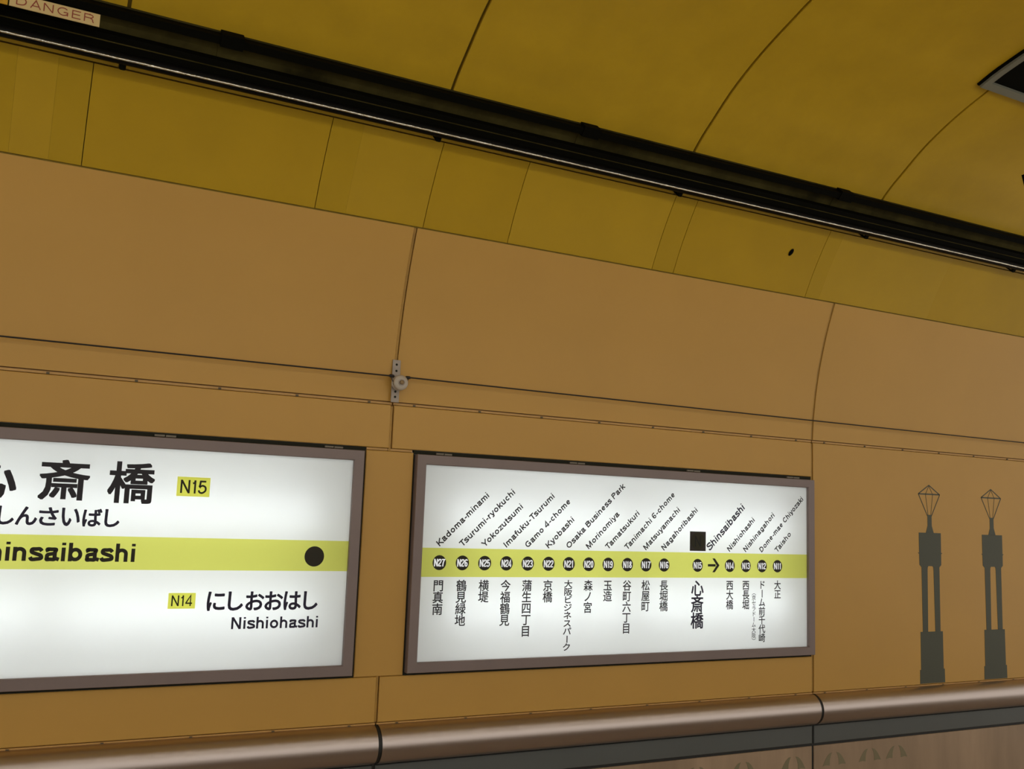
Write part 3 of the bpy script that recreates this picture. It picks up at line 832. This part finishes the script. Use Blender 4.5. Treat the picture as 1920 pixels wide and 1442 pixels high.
def sag(xa, za, xb, zb, dip, n=24):
    return [(xa + (xb - xa) * t / n, YW, za + (zb - za) * t / n - dip * 4 * (t / n) * (1 - t / n)) for t in range(n + 1)]
wire = thing('signal_wire', (1.5, YW, 2.17), 'thin black wire strung along the curved wall through the white insulator', 'wire')
mesh_obj('wire_span', m.tube(sag(X0, 2.175, IX - 0.030, 2.1775, 0.004), 0.0032, 8), 'wire', wire, 60)
mesh_obj('wire_span', MB().tube(sag(IX + 0.030, 2.1785, X1, 2.176, 0.006), 0.0032, 8), 'wire', wire, 60)
mesh_obj('wire_loop', MB().tube([(IX + 0.028 * math.cos(math.radians(a)), YW, IZ + 0.028 * math.sin(math.radians(a))) for a in range(200, -21, -10)], 0.003, 8), 'wire', wire, 60)
for s in (-1, 1):
    mesh_obj('wire_wrap', MB().tube([(IX + s * 0.025, YW, 2.1772), (IX + s * 0.030, YW, 2.1778), (IX + s * 0.046, YW, 2.1782), (IX + s * 0.052, YW, 2.178)], [0.003, 0.0068, 0.0066, 0.003], 8), 'wire', wire, 60)
    mesh_obj('wire_tie', MB().tube([(IX + s * 0.043, YW, 2.176), (IX + s * 0.030, YW - 0.002, 2.152)], 0.0016, 6), 'wire', wire, 60)

# ------------------------------------------------------------------ small things on the ceiling
zc_, dd = ceil_at(-0.28)
spot = thing('dark_spot', (3.560, -0.28, zc_), 'small black oval plug on the yellow strip below the trough', 'plug')
nrm = Vector((0, -dd.y, dd.x))
nrm = Vector((0, -abs(dd.y), -abs(dd.x)))
tng = Vector((0, dd.x, dd.y))
m = MB()
ctr = Vector((3.560, -0.28, zc_))
vs_, fs_ = [], []
rings = [(1.0, 0.000), (1.0, 0.003), (0.82, 0.006), (0.45, 0.008)]
for f_, hh in rings:
    for j in range(16):
        a = 2 * math.pi * j / 16
        vs_.append(ctr + nrm * hh + (math.cos(a) * 0.0125 * f_) * (Vector((1, 0, 0)) * 0.9 - tng * 0.3) + (math.sin(a) * 0.021 * f_) * (tng * 0.92 + Vector((0.32, 0, 0))))
for i in range(3):
    fs_ += [(i * 16 + j, i * 16 + (j + 1) % 16, (i + 1) * 16 + (j + 1) % 16, (i + 1) * 16 + j) for j in range(16)]
fs_.append(tuple(range(48, 64)))
mesh_obj('plug_cap', m.add(vs_, fs_), 'black', spot, 40)
mesh_obj('plug_rim', MB().add([ctr + nrm * 0.0015 + (math.cos(2 * math.pi * j / 16) * 0.014) * (Vector((1, 0, 0)) * 0.9 - tng * 0.3)
                               + (math.sin(2 * math.pi * j / 16) * 0.0225) * (tng * 0.92 + Vector((0.32, 0, 0))) for j in range(16)], [tuple(range(16))]), 'olive', spot)

# vent hatch set in the ceiling beside the third seam
hy0, hy1, hx0, hx1 = -1.168, -1.72, 3.885, 5.05
def cpt(x, y, o):
    z, d = ceil_at(y)
    n = Vector((0, -abs(d.y), -abs(d.x)))
    return Vector((x, y, z)) + n * o
hatch = thing('ceiling_vent', (hx0, hy0, ceil_at(hy0)[0]), 'dark vent opening with a light grey metal frame in the yellow ceiling', 'vent')
ys = [hy0 + (hy1 - hy0) * i / 8 for i in range(9)]
def patch(x0, x1, ya, yb, o0, o1):
    yy = [ya + (yb - ya) * i / 8 for i in range(9)]
    m = MB()
    rows = []
    for x, o in ((x0, o0), (x0, o1), (x1, o1), (x1, o0)):
        rows.append([cpt(x, y, o) for y in yy])
    v = [p for r in rows for p in r]
    f = []
    for r in range(4):
        s = (r + 1) % 4
        f += [(r * 9 + i, r * 9 + i + 1, s * 9 + i + 1, s * 9 + i) for i in range(8)]
    f += [(0, 9, 18, 27), (35, 26, 17, 8)]
    return m.add(v, f)
fw = 0.035
mesh_obj('vent_frame', patch(hx0, hx1, hy0, hy0 - fw, -0.002, 0.022), 'hatch', hatch, 30)
mesh_obj('vent_frame', patch(hx0, hx1, hy1 + fw, hy1, -0.002, 0.022), 'hatch', hatch, 30)
mesh_obj('vent_frame', patch(hx0, hx0 + fw, hy0 - fw, hy1 + fw, -0.002, 0.022), 'hatch', hatch, 30)
mesh_obj('vent_frame', patch(hx1 - fw, hx1, hy0 - fw, hy1 + fw, -0.002, 0.022), 'hatch', hatch, 30)
mesh_obj('vent_opening', patch(hx0 + fw, hx1 - fw, hy0 - fw, hy1 + fw, 0.001, 0.006), 'black', hatch, 30)
mesh_obj('vent_edge_shade', patch(hx0 - 0.012, hx0, hy0 + 0.002, hy1, -0.002, 0.010), 'black', hatch, 30)  # black strip stands in for the gap shadow along the frame's left edge

# small fitting that only just enters the picture at its right edge
fit = thing('ceiling_fitting', (4.42, -1.09, ceil_at(-1.09)[0]), 'small black fitting hanging from the yellow ceiling at the right picture edge', 'fitting')
m = MB().add([(4.349, -1.13, 3.363), (4.47, -1.13, 3.363), (4.47, -1.05, 3.363), (4.349, -1.05, 3.363),
              (4.362, -1.12, 3.270), (4.46, -1.12, 3.270), (4.46, -1.06, 3.270), (4.362, -1.06, 3.270)],
             [(0, 1, 2, 3), (7, 6, 5, 4), (0, 4, 5, 1), (1, 5, 6, 2), (2, 6, 7, 3), (3, 7, 4, 0)])
mesh_obj('fitting_body', m, 'black', fit)
mesh_obj('fitting_stem', MB().tube([(4.42, -1.09, 3.36), (4.42, -1.09, ceil_at(-1.09)[0])], 0.009, 10), 'black', fit)

# ------------------------------------------------------------------ tube lamps over the platform edge, and an added row behind (they light the scene)
LY, LZ = -3.05, 3.32
def lamp(x, LY, label):
    r = thing('platform_lamp', (x, LY, 3.80), label, 'lamp', 'tube lamps over the platform')
    mesh_obj('lamp_housing', MB().box(x - 0.66, x + 0.66, LY - 0.05, LY + 0.05, LZ + 0.03, LZ + 0.075), 'lamp_body', r)
    mesh_obj('lamp_tube', MB().tube([(x - 0.62, LY, LZ), (x + 0.62, LY, LZ)], 0.019, 12), 'lamp_tube', r)
    for s in (-1, 1):
        mesh_obj('lamp_rod', MB().tube([(x + s * 0.5, LY, LZ + 0.07), (x + s * 0.5, LY, 3.80)], 0.008, 8), 'lamp_body', r)
        mesh_obj('lamp_socket', MB().box(x + s * 0.64 - 0.018, x + s * 0.64 + 0.018, LY - 0.022, LY + 0.022, LZ - 0.024, LZ + 0.032), 'lamp_body', r)
for i in range(-3, 6):
    lamp(0.9 + i * 1.5, LY, 'white tube lamp hung from the ceiling over the platform edge')
    lamp(0.9 + i * 1.5, -5.6, 'unseen white tube lamp added over the back of the platform to even the light')  # second row is added to brighten the lower wall, not a known fixture

for o in bpy.data.objects:
    if '_org' in o.keys():
        del o['_org']
